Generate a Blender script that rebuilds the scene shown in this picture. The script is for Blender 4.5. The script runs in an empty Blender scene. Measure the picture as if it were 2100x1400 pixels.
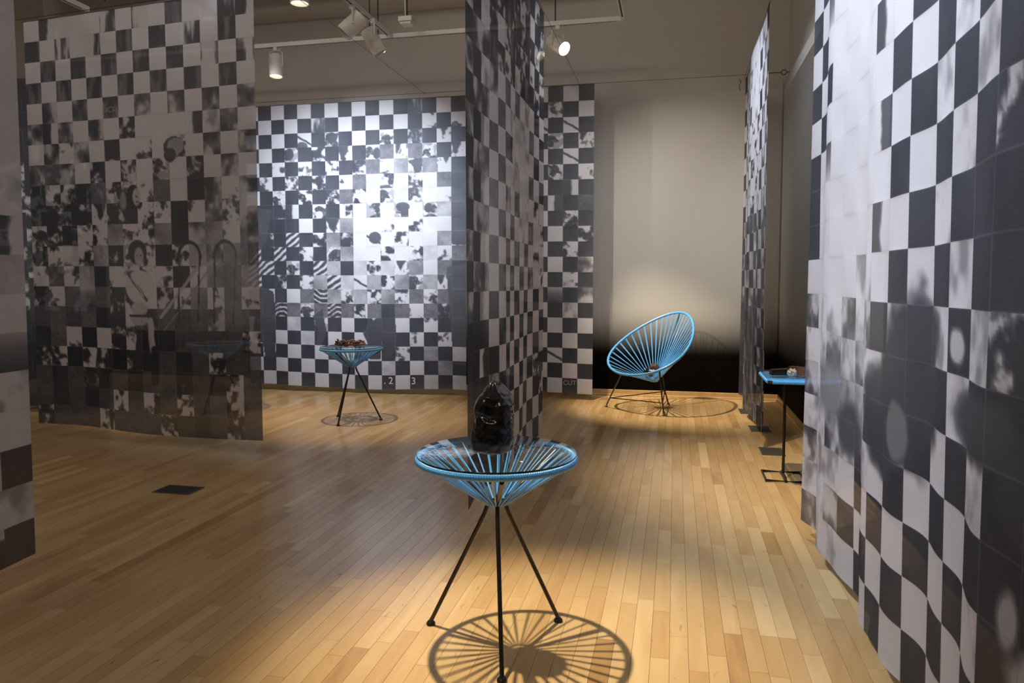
import bpy, bmesh, math, random
import numpy as np
from math import sin, cos, pi, radians, sqrt
from mathutils import Vector, Matrix, noise as mnoise

random.seed(7)
rng = np.random.default_rng(11)
SC = bpy.context.scene
COL = SC.collection

# ------------------------------------------------------------------ camera
cam_d = bpy.data.cameras.new('camera')
cam = bpy.data.objects.new('camera', cam_d); COL.objects.link(cam)
cam.location = (0, 0, 1.15)
cam.rotation_euler = (radians(90 - 3.576), 0, radians(12.566))
cam_d.sensor_width = 36.0; cam_d.lens = 1500 / 2100 * 36.0
cam_d.shift_y = -31.25 / 2100
cam_d.clip_start = 0.05
SC.camera = cam

# ------------------------------------------------------------------ world, light, exposure
SC.view_settings.view_transform = 'Standard'
SC.view_settings.look = 'None'
SC.view_settings.gamma = 1.0
SC.view_settings.use_curve_mapping = False
SC.view_settings.exposure = 0.0
world = bpy.data.worlds.new('world'); SC.world = world
world.use_nodes = True
bg = world.node_tree.nodes['Background']
bg.inputs[0].default_value = (1.0, 0.87, 0.78, 1)
bg.inputs[1].default_value = 0.3

WARM = (1.0, 0.84, 0.62)
NEUT = (0.80, 0.88, 1.0)


def spot(loc, aim, power, deg, blend=0.6, color=WARM, radius=0.03):
    d = bpy.data.lights.new('spot', 'SPOT'); o = bpy.data.objects.new('spot_light', d)
    COL.objects.link(o); o.location = loc
    o.rotation_euler = (Vector(aim) - Vector(loc)).to_track_quat('-Z', 'Y').to_euler()
    d.energy = power; d.spot_size = radians(deg); d.spot_blend = blend
    d.color = color; d.shadow_soft_size = radius
    return o


# track spotlights: near table, chair, far table, square table, banners
spot((-1.09, 2.52, 3.28), (-0.42, 2.14, 0.0), 600, 35, 1.0)
spot((-1.02, 6.25, 3.05), (0.0, 6.75, 0.2), 520, 44, 0.8, radius=0.022)
spot((-2.72, 5.20, 3.20), (-2.55, 5.62, 0.3), 240, 46, 0.9, radius=0.02)
spot((-0.25, 4.05, 3.35), (0.66, 4.40, 0.4), 370, 50, 1.0, radius=0.02)
spot((-4.15, 5.15, 3.20), (-4.0, 5.65, 0.3), 160, 45, 0.9)
spot((-2.45, 4.62, 2.97), (-2.95, 6.95, 1.75), 600, 64, 1.0, NEUT, 0.05)
spot((-3.66, 5.0, 3.10), (-3.6, 6.95, 1.7), 230, 76, 1.0, NEUT, 0.05)
spot((-2.55, 4.3, 3.2), (-5.1, 5.25, 1.7), 260, 55, 1.0, NEUT, 0.05)
spot((-0.72, 5.5, 3.28), (0.58, 6.0, 2.2), 170, 75, 1.0, NEUT, 0.04)
spot((-1.35, 1.75, 3.4), (0.57, 2.55, 2.0), 660, 74, 1.0, NEUT, 0.06)
spot((-0.25, 4.9, 3.3), (0.3, 7.35, 1.7), 40, 60, 1.0, (1, .93, .82), 0.03)
spot((-2.50, 3.0, 3.2), (0.1, 7.35, 1.5), 360, 32, 1.0, (1, .93, .82), 0.02)
spot((-2.43, 5.82, 3.06), (0.35, 7.35, 2.05), 100, 36, 1.0, (1, .93, .82), 0.02)
spot((-0.45, 3.9, 3.3), (-0.9, 6.98, 1.5), 120, 50, 1.0, NEUT, 0.05)


def ambient_fill(loc, aim, power, size):
    d = bpy.data.lights.new('ambient_fill', 'AREA'); o = bpy.data.objects.new('ambient_fill_light', d); COL.objects.link(o)
    o.location = loc; o.rotation_euler = (Vector(aim) - Vector(loc)).to_track_quat('-Z', 'Y').to_euler()
    d.shape = 'RECTANGLE'; d.size = size; d.size_y = size * .4; d.energy = power; d.color = (1.0, .88, .78)


# added unseen area lights behind the camera and overhead, for ambient fill
ambient_fill((-4.6, -2.6, 4.3), (-3.2, 6, 1.6), 24, 1.0)
ambient_fill((-1.6, -3.0, 4.3), (-1.2, 6, 1.8), 36, 1.0)
ambient_fill((-5.9, 2.4, 4.4), (-1.0, 4.6, 2.2), 15, 1.0)
ambient_fill((-2.6, 3.2, 4.5), (-1.2, 7.3, 3.6), 12, .8)


# ------------------------------------------------------------------ helpers
def setp(o, label=None, cat=None, group=None, kind=None):
    if label: o['label'] = label
    if cat: o['category'] = cat
    if group: o['group'] = group
    if kind: o['kind'] = kind
    return o


def empty(name, loc, label, cat, group=None, rz=0.0):
    o = bpy.data.objects.new(name, None); COL.objects.link(o)
    o.location = loc; o.rotation_euler = (0, 0, rz); o.empty_display_size = 0.05
    return setp(o, label, cat, group)


def mesh_obj(name, V, F, mat, parent=None, smooth=False, loc=None):
    me = bpy.data.meshes.new(name)
    me.from_pydata([tuple(v) for v in V], [], [tuple(f) for f in F])
    if smooth: me.polygons.foreach_set('use_smooth', [True] * len(me.polygons))
    if mat: me.materials.append(mat)
    me.update()
    o = bpy.data.objects.new(name, me); COL.objects.link(o)
    if loc is not None: o.location = loc
    if parent is not None: o.parent = parent
    return o


class MB:
    def __init__(s): s.V = []; s.F = []

    def add(s, V, F):
        n = len(s.V); s.V += [tuple(v) for v in V]; s.F += [tuple(i + n for i in f) for f in F]; return s

    def box(s, a, b, bev=0.0):
        x0, y0, z0 = a; x1, y1, z1 = b
        if bev <= 0:
            V = [(x0, y0, z0), (x1, y0, z0), (x1, y1, z0), (x0, y1, z0), (x0, y0, z1), (x1, y0, z1), (x1, y1, z1), (x0, y1, z1)]
            F = [(0, 3, 2, 1), (4, 5, 6, 7), (0, 1, 5, 4), (1, 2, 6, 5), (2, 3, 7, 6), (3, 0, 4, 7)]
            return s.add(V, F)
        bm = bmesh.new(); bmesh.ops.create_cube(bm, size=1.0)
        for v in bm.verts:
            v.co = Vector((x0 + (v.co.x + .5) * (x1 - x0), y0 + (v.co.y + .5) * (y1 - y0), z0 + (v.co.z + .5) * (z1 - z0)))
        bmesh.ops.bevel(bm, geom=bm.edges[:], offset=bev, segments=2, affect='EDGES', profile=0.6)
        bm.verts.index_update()
        V = [v.co[:] for v in bm.verts]; F = [[v.index for v in f.verts] for f in bm.faces]; bm.free()
        return s.add(V, F)

    def tube(s, pts, r, n=8, closed=False, cap=True):
        pts = [Vector(p) for p in pts]; m = len(pts)
        rr = r if isinstance(r, (list, tuple, np.ndarray)) else [r] * m
        V = []; F = []; prev = None
        for i, p in enumerate(pts):
            if closed: t = pts[(i + 1) % m] - pts[i - 1]
            else: t = pts[min(i + 1, m - 1)] - pts[max(i - 1, 0)]
            t.normalize()
            if prev is None:
                a = Vector((0, 0, 1)) if abs(t.z) < 0.9 else Vector((1, 0, 0))
                u = t.cross(a).normalized()
            else:
                u = prev - t * prev.dot(t); u.normalize()
            w = t.cross(u); prev = u
            for k in range(n):
                a = 2 * pi * k / n
                V.append(p + (u * cos(a) + w * sin(a)) * rr[i])
        segs = m if closed else m - 1
        off = 0
        if closed:
            u0 = (V[0] - pts[0]).normalized()
            best = max(range(n), key=lambda k: ((prev * cos(2 * pi * k / n)) + (pts[0] - pts[-1]).normalized().cross(prev) * sin(2 * pi * k / n)).dot(u0))
            off = best
        for i in range(segs):
            j = (i + 1) % m
            for k in range(n):
                k2 = (k + 1) % n
                if j == 0 and closed:
                    F.append((i * n + (k + off) % n, i * n + (k2 + off) % n, k2, k))
                else:
                    F.append((i * n + k, i * n + k2, j * n + k2, j * n + k))
        if cap and not closed:
            F.append(tuple(range(n - 1, -1, -1))); F.append(tuple((m - 1) * n + k for k in range(n)))
        return s.add(V, F)

    def lathe(s, prof, c=(0, 0, 0), n=24, M=None, cap=True):
        V = []; F = []
        for r, z in prof:
            for k in range(n):
                a = 2 * pi * k / n; v = Vector((r * cos(a), r * sin(a), z))
                if M is not None: v = M @ v
                V.append(v + Vector(c))
        for i in range(len(prof) - 1):
            for k in range(n):
                k2 = (k + 1) % n
                F.append((i * n + k, i * n + k2, (i + 1) * n + k2, (i + 1) * n + k))
        if cap and prof[0][0] > 1e-5: F.append(tuple(range(n - 1, -1, -1)))
        if cap and prof[-1][0] > 1e-5: F.append(tuple((len(prof) - 1) * n + k for k in range(n)))
        return s.add(V, F)

    def build(s, name, mat, parent=None, smooth=False, loc=None):
        o = mesh_obj(name, s.V, s.F, mat, parent, smooth, loc)
        if smooth:
            try: o.data.set_sharp_from_angle(angle=radians(40))
            except Exception: pass
        return o


# ------------------------------------------------------------------ materials
def new_mat(name):
    m = bpy.data.materials.new(name); m.use_nodes = True
    nt = m.node_tree; b = nt.nodes['Principled BSDF']
    return m, nt, b


def nd(nt, t, **kw):
    n = nt.nodes.new(t)
    for k, v in kw.items(): setattr(n, k, v)
    return n


def simple(name, col, rough=0.5, metal=0.0, coat=0.0, nscale=40, namt=0.06, bump=0.0):
    m, nt, b = new_mat(name)
    tc = nd(nt, 'ShaderNodeTexCoord'); no = nd(nt, 'ShaderNodeTexNoise'); no.inputs['Scale'].default_value = nscale
    nt.links.new(tc.outputs['Object'], no.inputs['Vector'])
    mx = nd(nt, 'ShaderNodeMix', data_type='RGBA')
    mx.inputs['A'].default_value = (*[c * (1 - namt) for c in col], 1)
    mx.inputs['B'].default_value = (*[min(1, c * (1 + namt)) for c in col], 1)
    nt.links.new(no.outputs['Fac'], mx.inputs['Factor']); nt.links.new(mx.outputs['Result'], b.inputs['Base Color'])
    b.inputs['Roughness'].default_value = rough; b.inputs['Metallic'].default_value = metal
    b.inputs['Coat Weight'].default_value = coat; b.inputs['Coat Roughness'].default_value = 0.05
    if bump:
        bp = nd(nt, 'ShaderNodeBump'); bp.inputs['Strength'].default_value = bump; bp.inputs['Distance'].default_value = 0.002
        nt.links.new(no.outputs['Fac'], bp.inputs['Height']); nt.links.new(bp.outputs['Normal'], b.inputs['Normal'])
    return m


def emissive(name, col, strength):
    m, nt, b = new_mat(name)
    b.inputs['Base Color'].default_value = (1, 1, 1, 1)
    b.inputs['Emission Color'].default_value = (*col, 1); b.inputs['Emission Strength'].default_value = strength
    return m


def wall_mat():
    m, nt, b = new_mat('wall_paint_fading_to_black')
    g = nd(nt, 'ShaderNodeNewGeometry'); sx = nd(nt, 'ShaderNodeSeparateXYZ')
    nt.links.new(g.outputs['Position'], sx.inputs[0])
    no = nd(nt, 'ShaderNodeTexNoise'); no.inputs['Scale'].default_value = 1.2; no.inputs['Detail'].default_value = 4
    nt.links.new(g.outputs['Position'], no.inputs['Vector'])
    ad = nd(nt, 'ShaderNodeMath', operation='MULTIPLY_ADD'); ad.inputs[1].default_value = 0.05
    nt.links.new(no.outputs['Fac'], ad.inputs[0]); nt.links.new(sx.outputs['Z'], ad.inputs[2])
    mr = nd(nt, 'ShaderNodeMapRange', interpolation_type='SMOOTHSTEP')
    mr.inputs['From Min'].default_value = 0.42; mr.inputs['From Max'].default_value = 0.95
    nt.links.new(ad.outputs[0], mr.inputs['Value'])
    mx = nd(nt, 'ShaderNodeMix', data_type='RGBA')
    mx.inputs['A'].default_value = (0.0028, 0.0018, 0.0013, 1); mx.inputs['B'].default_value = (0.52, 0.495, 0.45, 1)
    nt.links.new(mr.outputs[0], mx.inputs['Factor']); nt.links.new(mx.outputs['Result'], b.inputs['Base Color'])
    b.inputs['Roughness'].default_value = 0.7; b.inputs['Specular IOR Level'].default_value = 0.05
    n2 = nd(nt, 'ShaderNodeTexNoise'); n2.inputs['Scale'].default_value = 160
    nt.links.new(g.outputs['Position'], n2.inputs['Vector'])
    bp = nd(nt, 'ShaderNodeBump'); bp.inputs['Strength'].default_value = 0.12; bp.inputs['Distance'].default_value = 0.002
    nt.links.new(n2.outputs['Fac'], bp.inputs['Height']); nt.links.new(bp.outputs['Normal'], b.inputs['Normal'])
    return m


def wood_mat(name, attr=True, dark=1.0):
    m, nt, b = new_mat(name)
    g = nd(nt, 'ShaderNodeNewGeometry'); L = nt.links.new
    at = nd(nt, 'ShaderNodeAttribute', attribute_name='plank'); sc = nd(nt, 'ShaderNodeSeparateColor'); L(at.outputs['Color'], sc.inputs[0])
    off = nd(nt, 'ShaderNodeCombineXYZ'); mo = nd(nt, 'ShaderNodeMath', operation='MULTIPLY'); mo.inputs[1].default_value = 37.0
    L(sc.outputs['Green'], mo.inputs[0]); L(mo.outputs[0], off.inputs[0]); L(mo.outputs[0], off.inputs[2])
    va = nd(nt, 'ShaderNodeVectorMath', operation='ADD'); L(g.outputs['Position'], va.inputs[0]); L(off.outputs[0], va.inputs[1])
    mp = nd(nt, 'ShaderNodeMapping'); mp.inputs['Scale'].default_value = (55, 3.2, 55); L(va.outputs[0], mp.inputs['Vector'])
    n1 = nd(nt, 'ShaderNodeTexNoise'); n1.inputs['Scale'].default_value = 1.0; n1.inputs['Detail'].default_value = 5; n1.inputs['Distortion'].default_value = 0.7
    L(mp.outputs[0], n1.inputs['Vector'])
    mp2 = nd(nt, 'ShaderNodeMapping'); mp2.inputs['Scale'].default_value = (9, 1.6, 9); L(va.outputs[0], mp2.inputs['Vector'])
    n2 = nd(nt, 'ShaderNodeTexNoise'); n2.inputs['Scale'].default_value = 1.0; n2.inputs['Detail'].default_value = 4; n2.inputs['Distortion'].default_value = 1.4
    L(mp2.outputs[0], n2.inputs['Vector'])
    cr = nd(nt, 'ShaderNodeValToRGB'); e = cr.color_ramp.elements
    e[0].position = 0.0; e[0].color = (0.32 * dark, 0.155 * dark, 0.055 * dark, 1)
    e[1].position = 1.0; e[1].color = (0.78 * dark, 0.565 * dark, 0.295 * dark, 1)
    a = cr.color_ramp.elements.new(0.35); a.color = (0.54 * dark, 0.33 * dark, 0.137 * dark, 1)
    a = cr.color_ramp.elements.new(0.7); a.color = (0.66 * dark, 0.445 * dark, 0.205 * dark, 1)
    # tone + heartwood figure
    mm = nd(nt, 'ShaderNodeMath', operation='MULTIPLY_ADD'); mm.inputs[1].default_value = 0.55; L(n2.outputs['Fac'], mm.inputs[0])
    sb = nd(nt, 'ShaderNodeMath', operation='SUBTRACT'); sb.inputs[1].default_value = 0.27
    L(sc.outputs['Red'], sb.inputs[0]); L(sb.outputs[0], mm.inputs[2])
    m3 = nd(nt, 'ShaderNodeMath', operation='MULTIPLY_ADD'); m3.inputs[1].default_value = 0.16; L(n1.outputs['Fac'], m3.inputs[0]); L(mm.outputs[0], m3.inputs[2])
    s4 = nd(nt, 'ShaderNodeMath', operation='SUBTRACT'); s4.inputs[1].default_value = 0.08; L(m3.outputs[0], s4.inputs[0])
    L(s4.outputs[0], cr.inputs[0])
    # small knots / mineral streaks
    mp3 = nd(nt, 'ShaderNodeMapping'); mp3.inputs['Scale'].default_value = (26, 6, 26); L(va.outputs[0], mp3.inputs['Vector'])
    n3 = nd(nt, 'ShaderNodeTexNoise'); n3.inputs['Scale'].default_value = 1.0; n3.inputs['Detail'].default_value = 2; n3.inputs['Distortion'].default_value = 2.0
    L(mp3.outputs[0], n3.inputs['Vector'])
    mr = nd(nt, 'ShaderNodeMapRange'); mr.inputs['From Min'].default_value = 0.70; mr.inputs['From Max'].default_value = 0.80; mr.inputs['To Max'].default_value = 0.55
    L(n3.outputs['Fac'], mr.inputs['Value'])
    mx = nd(nt, 'ShaderNodeMix', data_type='RGBA'); mx.inputs['B'].default_value = (0.17, 0.075, 0.03, 1)
    L(mr.outputs[0], mx.inputs['Factor']); L(cr.outputs[0], mx.inputs['A']); L(mx.outputs['Result'], b.inputs['Base Color'])
    b.inputs['Roughness'].default_value = 0.30
    b.inputs['Specular IOR Level'].default_value = 0.5
    r = nd(nt, 'ShaderNodeMapRange'); r.inputs['To Min'].default_value = 0.15; r.inputs['To Max'].default_value = 0.26
    L(n2.outputs['Fac'], r.inputs['Value']); L(r.outputs[0], b.inputs['Roughness'])
    bp = nd(nt, 'ShaderNodeBump'); bp.inputs['Strength'].default_value = 0.05; bp.inputs['Distance'].default_value = 0.001
    L(n1.outputs['Fac'], bp.inputs['Height']); L(bp.outputs['Normal'], b.inputs['Normal'])
    return m


def voile_mat():
    """printed sheer fabric: tone of the print comes from the mesh attribute 'print'"""
    m, nt, b = new_mat('printed_sheer_fabric'); L = nt.links.new
    nt.nodes.remove(b); out = nt.nodes['Material Output']
    at = nd(nt, 'ShaderNodeAttribute', attribute_name='print')
    g = nd(nt, 'ShaderNodeNewGeometry')
    no = nd(nt, 'ShaderNodeTexNoise'); no.inputs['Scale'].default_value = 220; no.inputs['Detail'].default_value = 2
    L(g.outputs['Position'], no.inputs['Vector'])
    ad = nd(nt, 'ShaderNodeMath', operation='MULTIPLY_ADD'); ad.inputs[1].default_value = 0.10
    L(no.outputs['Fac'], ad.inputs[0]); L(at.outputs['Fac'], ad.inputs[2])
    sb = nd(nt, 'ShaderNodeMath', operation='SUBTRACT'); sb.inputs[1].default_value = 0.05; L(ad.outputs[0], sb.inputs[0])
    cr = nd(nt, 'ShaderNodeValToRGB'); e = cr.color_ramp.elements
    e[0].position = 0.0; e[0].color = (0.018, 0.022, 0.035, 1)
    e[1].position = 1.0; e[1].color = (0.66, 0.645, 0.69, 1)
    x = cr.color_ramp.elements.new(0.5); x.color = (0.19, 0.185, 0.205, 1)
    L(sb.outputs[0], cr.inputs[0])
    df = nd(nt, 'ShaderNodeBsdfDiffuse'); tl = nd(nt, 'ShaderNodeBsdfTranslucent'); tr = nd(nt, 'ShaderNodeBsdfTransparent')
    gl = nd(nt, 'ShaderNodeBsdfGlossy'); gl.inputs['Roughness'].default_value = 0.55; gl.inputs['Color'].default_value = (0.7, 0.75, 0.85, 1)
    L(cr.outputs[0], df.inputs['Color']); L(cr.outputs[0], tl.inputs['Color'])
    tr.inputs['Color'].default_value = (1, 1, 1, 1)
    m1 = nd(nt, 'ShaderNodeMixShader'); m1.inputs[0].default_value = 0.16; L(df.outputs[0], m1.inputs[1]); L(tl.outputs[0], m1.inputs[2])
    m0 = nd(nt, 'ShaderNodeMixShader'); m0.inputs[0].default_value = 0.045; L(m1.outputs[0], m0.inputs[1]); L(gl.outputs[0], m0.inputs[2])
    m2 = nd(nt, 'ShaderNodeMixShader'); m2.inputs[0].default_value = 0.12; L(m0.outputs[0], m2.inputs[1]); L(tr.outputs[0], m2.inputs[2])
    L(m2.outputs[0], out.inputs['Surface'])
    return m


def glass_mat():
    m, nt, b = new_mat('table_glass')
    b.inputs['Base Color'].default_value = (0.93, 0.98, 0.97, 1); b.inputs['Roughness'].default_value = 0.01
    b.inputs['Transmission Weight'].default_value = 1.0; b.inputs['IOR'].default_value = 1.5
    # thin pane: let light pass so the cords below stay lit
    L = nt.links.new; out = nt.nodes['Material Output']
    tr = nd(nt, 'ShaderNodeBsdfTransparent'); tr.inputs['Color'].default_value = (0.965, 0.985, 0.98, 1)
    gl = nd(nt, 'ShaderNodeBsdfGlossy'); gl.inputs['Roughness'].default_value = 0.01
    fr = nd(nt, 'ShaderNodeFresnel'); fr.inputs['IOR'].default_value = 1.5
    gg = nd(nt, 'ShaderNodeNewGeometry'); sb = nd(nt, 'ShaderNodeMath', operation='SUBTRACT'); sb.inputs[0].default_value = 1.15; sb2 = nd(nt, 'ShaderNodeMath', operation='MULTIPLY'); sb2.inputs[1].default_value = 1.15; L(gg.outputs['Backfacing'], sb2.inputs[0]); L(sb2.outputs[0], sb.inputs[1])
    mu = nd(nt, 'ShaderNodeMath', operation='MULTIPLY'); L(fr.outputs[0], mu.inputs[0]); L(sb.outputs[0], mu.inputs[1])
    mx = nd(nt, 'ShaderNodeMixShader'); L(mu.outputs[0], mx.inputs[0]); L(tr.outputs[0], mx.inputs[1]); L(gl.outputs[0], mx.inputs[2])
    L(mx.outputs[0], out.inputs['Surface'])
    return m


def glaze_mat(name, dark, brown, metal=0.0, amt=0.5):
    m, nt, b = new_mat(name); L = nt.links.new
    tc = nd(nt, 'ShaderNodeTexCoord'); no = nd(nt, 'ShaderNodeTexNoise'); no.inputs['Scale'].default_value = 14; no.inputs['Detail'].default_value = 4
    L(tc.outputs['Object'], no.inputs['Vector'])
    cr = nd(nt, 'ShaderNodeValToRGB'); e = cr.color_ramp.elements
    e[0].position = amt; e[0].color = (*dark, 1); e[1].position = min(1, amt + 0.22); e[1].color = (*brown, 1)
    L(no.outputs['Fac'], cr.inputs[0]); L(cr.outputs[0], b.inputs['Base Color'])
    b.inputs['Roughness'].default_value = 0.2; b.inputs['Specular IOR Level'].default_value = 0.3; b.inputs['Coat Weight'].default_value = 0.6; b.inputs['Coat Roughness'].default_value = 0.03
    b.inputs['Metallic'].default_value = metal
    return m


M_wall = wall_mat()
M_plank = wood_mat('maple_plank')
M_base = wood_mat('maple_baseboard')
M_sub = simple('floor_joint', (0.20, 0.11, 0.05), 0.8)
M_ceil = simple('ceiling_paint', (0.42, 0.40, 0.36), 0.8, nscale=3)
M_soffit = simple('soffit_paint', (0.62, 0.59, 0.54), 0.7, nscale=3)
M_voile = voile_mat()
M_cord = simple('blue_vinyl_cord', (0.10, 0.39, 0.80), 0.25, coat=0.3, nscale=20, namt=0.08)
M_black = simple('black_enamel_steel', (0.012, 0.009, 0.008), 0.32, nscale=60, namt=0.3)
M_glass = glass_mat()
M_gedge = simple('dark_glass_edge', (0.006, 0.02, 0.02), 0.08, coat=0.8)
M_glaze = glaze_mat('black_brown_glaze', (0.004, 0.004, 0.005), (0.022, 0.008, 0.003), 0.0, 0.55)
M_bronze = glaze_mat('bronze_brown_glaze', (0.05, 0.02, 0.012), (0.20, 0.09, 0.05), 0.6, 0.35)
M_silver = glaze_mat('silver_gold_lustre', (0.75, 0.70, 0.62), (0.45, 0.24, 0.08), 0.85, 0.52)
M_white = simple('white_painted_metal', (0.72, 0.70, 0.66), 0.4)
M_slot = simple('black_track_slot', (0.01, 0.01, 0.01), 0.6)
M_wire = simple('steel_wire', (0.10, 0.095, 0.085), 0.35, 0.8)
M_vent = simple('dark_bronze_metal', (0.13, 0.12, 0.10), 0.5, 0.5, nscale=30, namt=0.3)
M_duct = simple('duct_metal', (0.62, 0.62, 0.58), 0.5, 0.2, nscale=4)
M_lamp_on = emissive('lit_lamp_lens', (1.0, 0.95, 0.88), 9.0)
M_lamp_soft = emissive('lit_lamp_lens_glow', (1.0, 0.88, 0.70), 3.0)
M_letter = simple('pale_print_ink', (0.55, 0.55, 0.57), 0.8)
M_letter_grey = simple('grey_print_ink', (0.26, 0.26, 0.29), 0.8)

# ------------------------------------------------------------------ the room
XL, XR, YB, YF, ZC = -6.9, 0.97, 7.35, -4.0, 4.7


def struct(name, mb, mat):
    return setp(mb.build(name, mat), kind='structure')


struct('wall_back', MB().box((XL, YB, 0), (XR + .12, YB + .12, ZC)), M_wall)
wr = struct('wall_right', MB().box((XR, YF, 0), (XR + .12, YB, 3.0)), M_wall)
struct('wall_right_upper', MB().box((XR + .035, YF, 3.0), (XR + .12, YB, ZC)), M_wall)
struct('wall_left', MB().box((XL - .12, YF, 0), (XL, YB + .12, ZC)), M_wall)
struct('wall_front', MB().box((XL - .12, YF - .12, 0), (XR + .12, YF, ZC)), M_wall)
struct('ceiling', MB().box((XL - .12, YF, ZC), (XR + .12, YB + .12, ZC + .1)), M_ceil)
struct('trim_soffit', MB().box((XL, YB - .35, 3.93), (XR + .035, YB, ZC)), M_soffit)
struct('trim_corner', MB().box((XR - .05, YB - .012, .06), (XR - .012, YB, 3.0), .003), M_wall)


def baseboard(name, prof, p0, p1, nrm):
    mb = MB(); V = []
    for p in (p0, p1):
        for d, z in prof:
            V.append((p[0] + nrm[0] * d, p[1] + nrm[1] * d, z))
    n = len(prof); F = [(i, i + 1, n + i + 1, n + i) for i in range(n - 1)] + [tuple(range(n)), tuple(range(2 * n - 1, n - 1, -1))]
    mb.add(V, F); o = mb.build(name, M_base)
    a = o.data.attributes.new('plank', 'FLOAT_COLOR', 'POINT')
    a.data.foreach_set('color', np.tile([0.5, 0.3, 0, 1], len(V)))
    return setp(o, kind='structure')


bp_ = [(0, 0), (.028, 0), (.028, .010), (.024, .017), (.014, .019), (.014, .056), (.010, .060), (0, .060)]
baseboard('baseboard_back', bp_, (XL, YB), (XR, YB), (0, -1))
baseboard('baseboard_right', bp_, (XR, YB), (XR, YF), (-1, 0))
baseboard('baseboard_left', bp_, (XL, YF), (XL, YB), (1, 0))

# floor: narrow maple boards running away from the camera
floor = struct('floor', MB().box((XL, YF, -.05), (XR, YB, -.006)), M_sub)
PW = .0572
planks = []
cx_ = XR
while cx_ > XL:
    x1 = cx_; x0 = max(cx_ - PW, XL); cx_ -= PW
    y = YF - random.random() * .8
    while y < YB:
        ln = random.choice([.25, .35, .45, .6, .75, .9, 1.2]) * random.uniform(.85, 1.15)
        y0 = max(y, YF); y1 = min(y + ln, YB); y += ln
        if y1 - y0 > .02: planks.append((x0, x1, y0, y1))
fwv = (-sin(radians(12.566)), cos(radians(12.566)))


def seen(p):
    cx, cy = (p[0] + p[1]) / 2, (p[2] + p[3]) / 2
    d = cx * fwv[0] + cy * fwv[1]; s = cx * fwv[1] - cy * fwv[0]
    if d < 1.7 or abs(s) > d * .74 or cx > .62 and cy < 3.5: return 0
    return (p[3] - p[2]) / d ** 2.2 * (1.0 if d > 2.1 else 1)


order = sorted(range(len(planks)), key=lambda i: -seen(planks[i]))
single = set(order[:300])
PF = [(4, 5, 6, 7), (0, 1, 5, 4), (1, 2, 6, 5), (2, 3, 7, 6), (3, 0, 4, 7)]


def plank_v(p):
    x0, x1, y0, y1 = p; g = .00012; b = .0004
    x0 += g; x1 -= g; y0 += g; y1 -= g
    return [(x0, y0, -.006), (x1, y0, -.006), (x1, y1, -.006), (x0, y1, -.006),
            (x0 + b, y0 + b, 0), (x1 - b, y0 + b, 0), (x1 - b, y1 - b, 0), (x0 + b, y1 - b, 0)]


rest = MB(); restc = []
for i, p in enumerate(planks):
    tone = min(1, max(0.0, random.gauss(.58, .12))); 
    if random.random() < .07: tone -= .18
    c = [tone, random.random(), 0, 1]
    if i in single:
        cx, cy = (p[0] + p[1]) / 2, (p[2] + p[3]) / 2
        o = mesh_obj('plank', [(v[0] - cx, v[1] - cy, v[2]) for v in plank_v(p)], PF, M_plank, floor, loc=(cx, cy, 0))
        a = o.data.attributes.new('plank', 'FLOAT_COLOR', 'POINT'); a.data.foreach_set('color', np.tile(c, 8))
    else:
        rest.add(plank_v(p), PF); restc += c * 8
o = rest.build('plank_rows', M_plank, floor); o['kind'] = 'stuff'
a = o.data.attributes.new('plank', 'FLOAT_COLOR', 'POINT'); a.data.foreach_set('color', np.array(restc))

# ------------------------------------------------------------------ the prints (value noise + drawn figures)
LAT = rng.random((64, 64))


def vnoise(x, y, seed=0):
    x = x + seed * 7.31; y = y + seed * 3.77
    xi = np.floor(x).astype(int); yi = np.floor(y).astype(int); fx = x - xi; fy = y - yi
    fx = fx * fx * (3 - 2 * fx); fy = fy * fy * (3 - 2 * fy)
    g = lambda a, b: LAT[a % 64, b % 64]
    return (g(xi, yi) * (1 - fx) + g(xi + 1, yi) * fx) * (1 - fy) + (g(xi, yi + 1) * (1 - fx) + g(xi + 1, yi + 1) * fx) * fy


def fbm(x, y, seed=0, o=3):
    s = 0; a = 1; t = 0
    for k in range(o):
        s = s + a * vnoise(x * 2 ** k, y * 2 ** k, seed + k * 5); t += a; a *= .55
    return s / t


def step(v, a, b):
    t = np.clip((v - a) / (b - a), 0, 1); return t * t * (3 - 2 * t)


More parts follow.
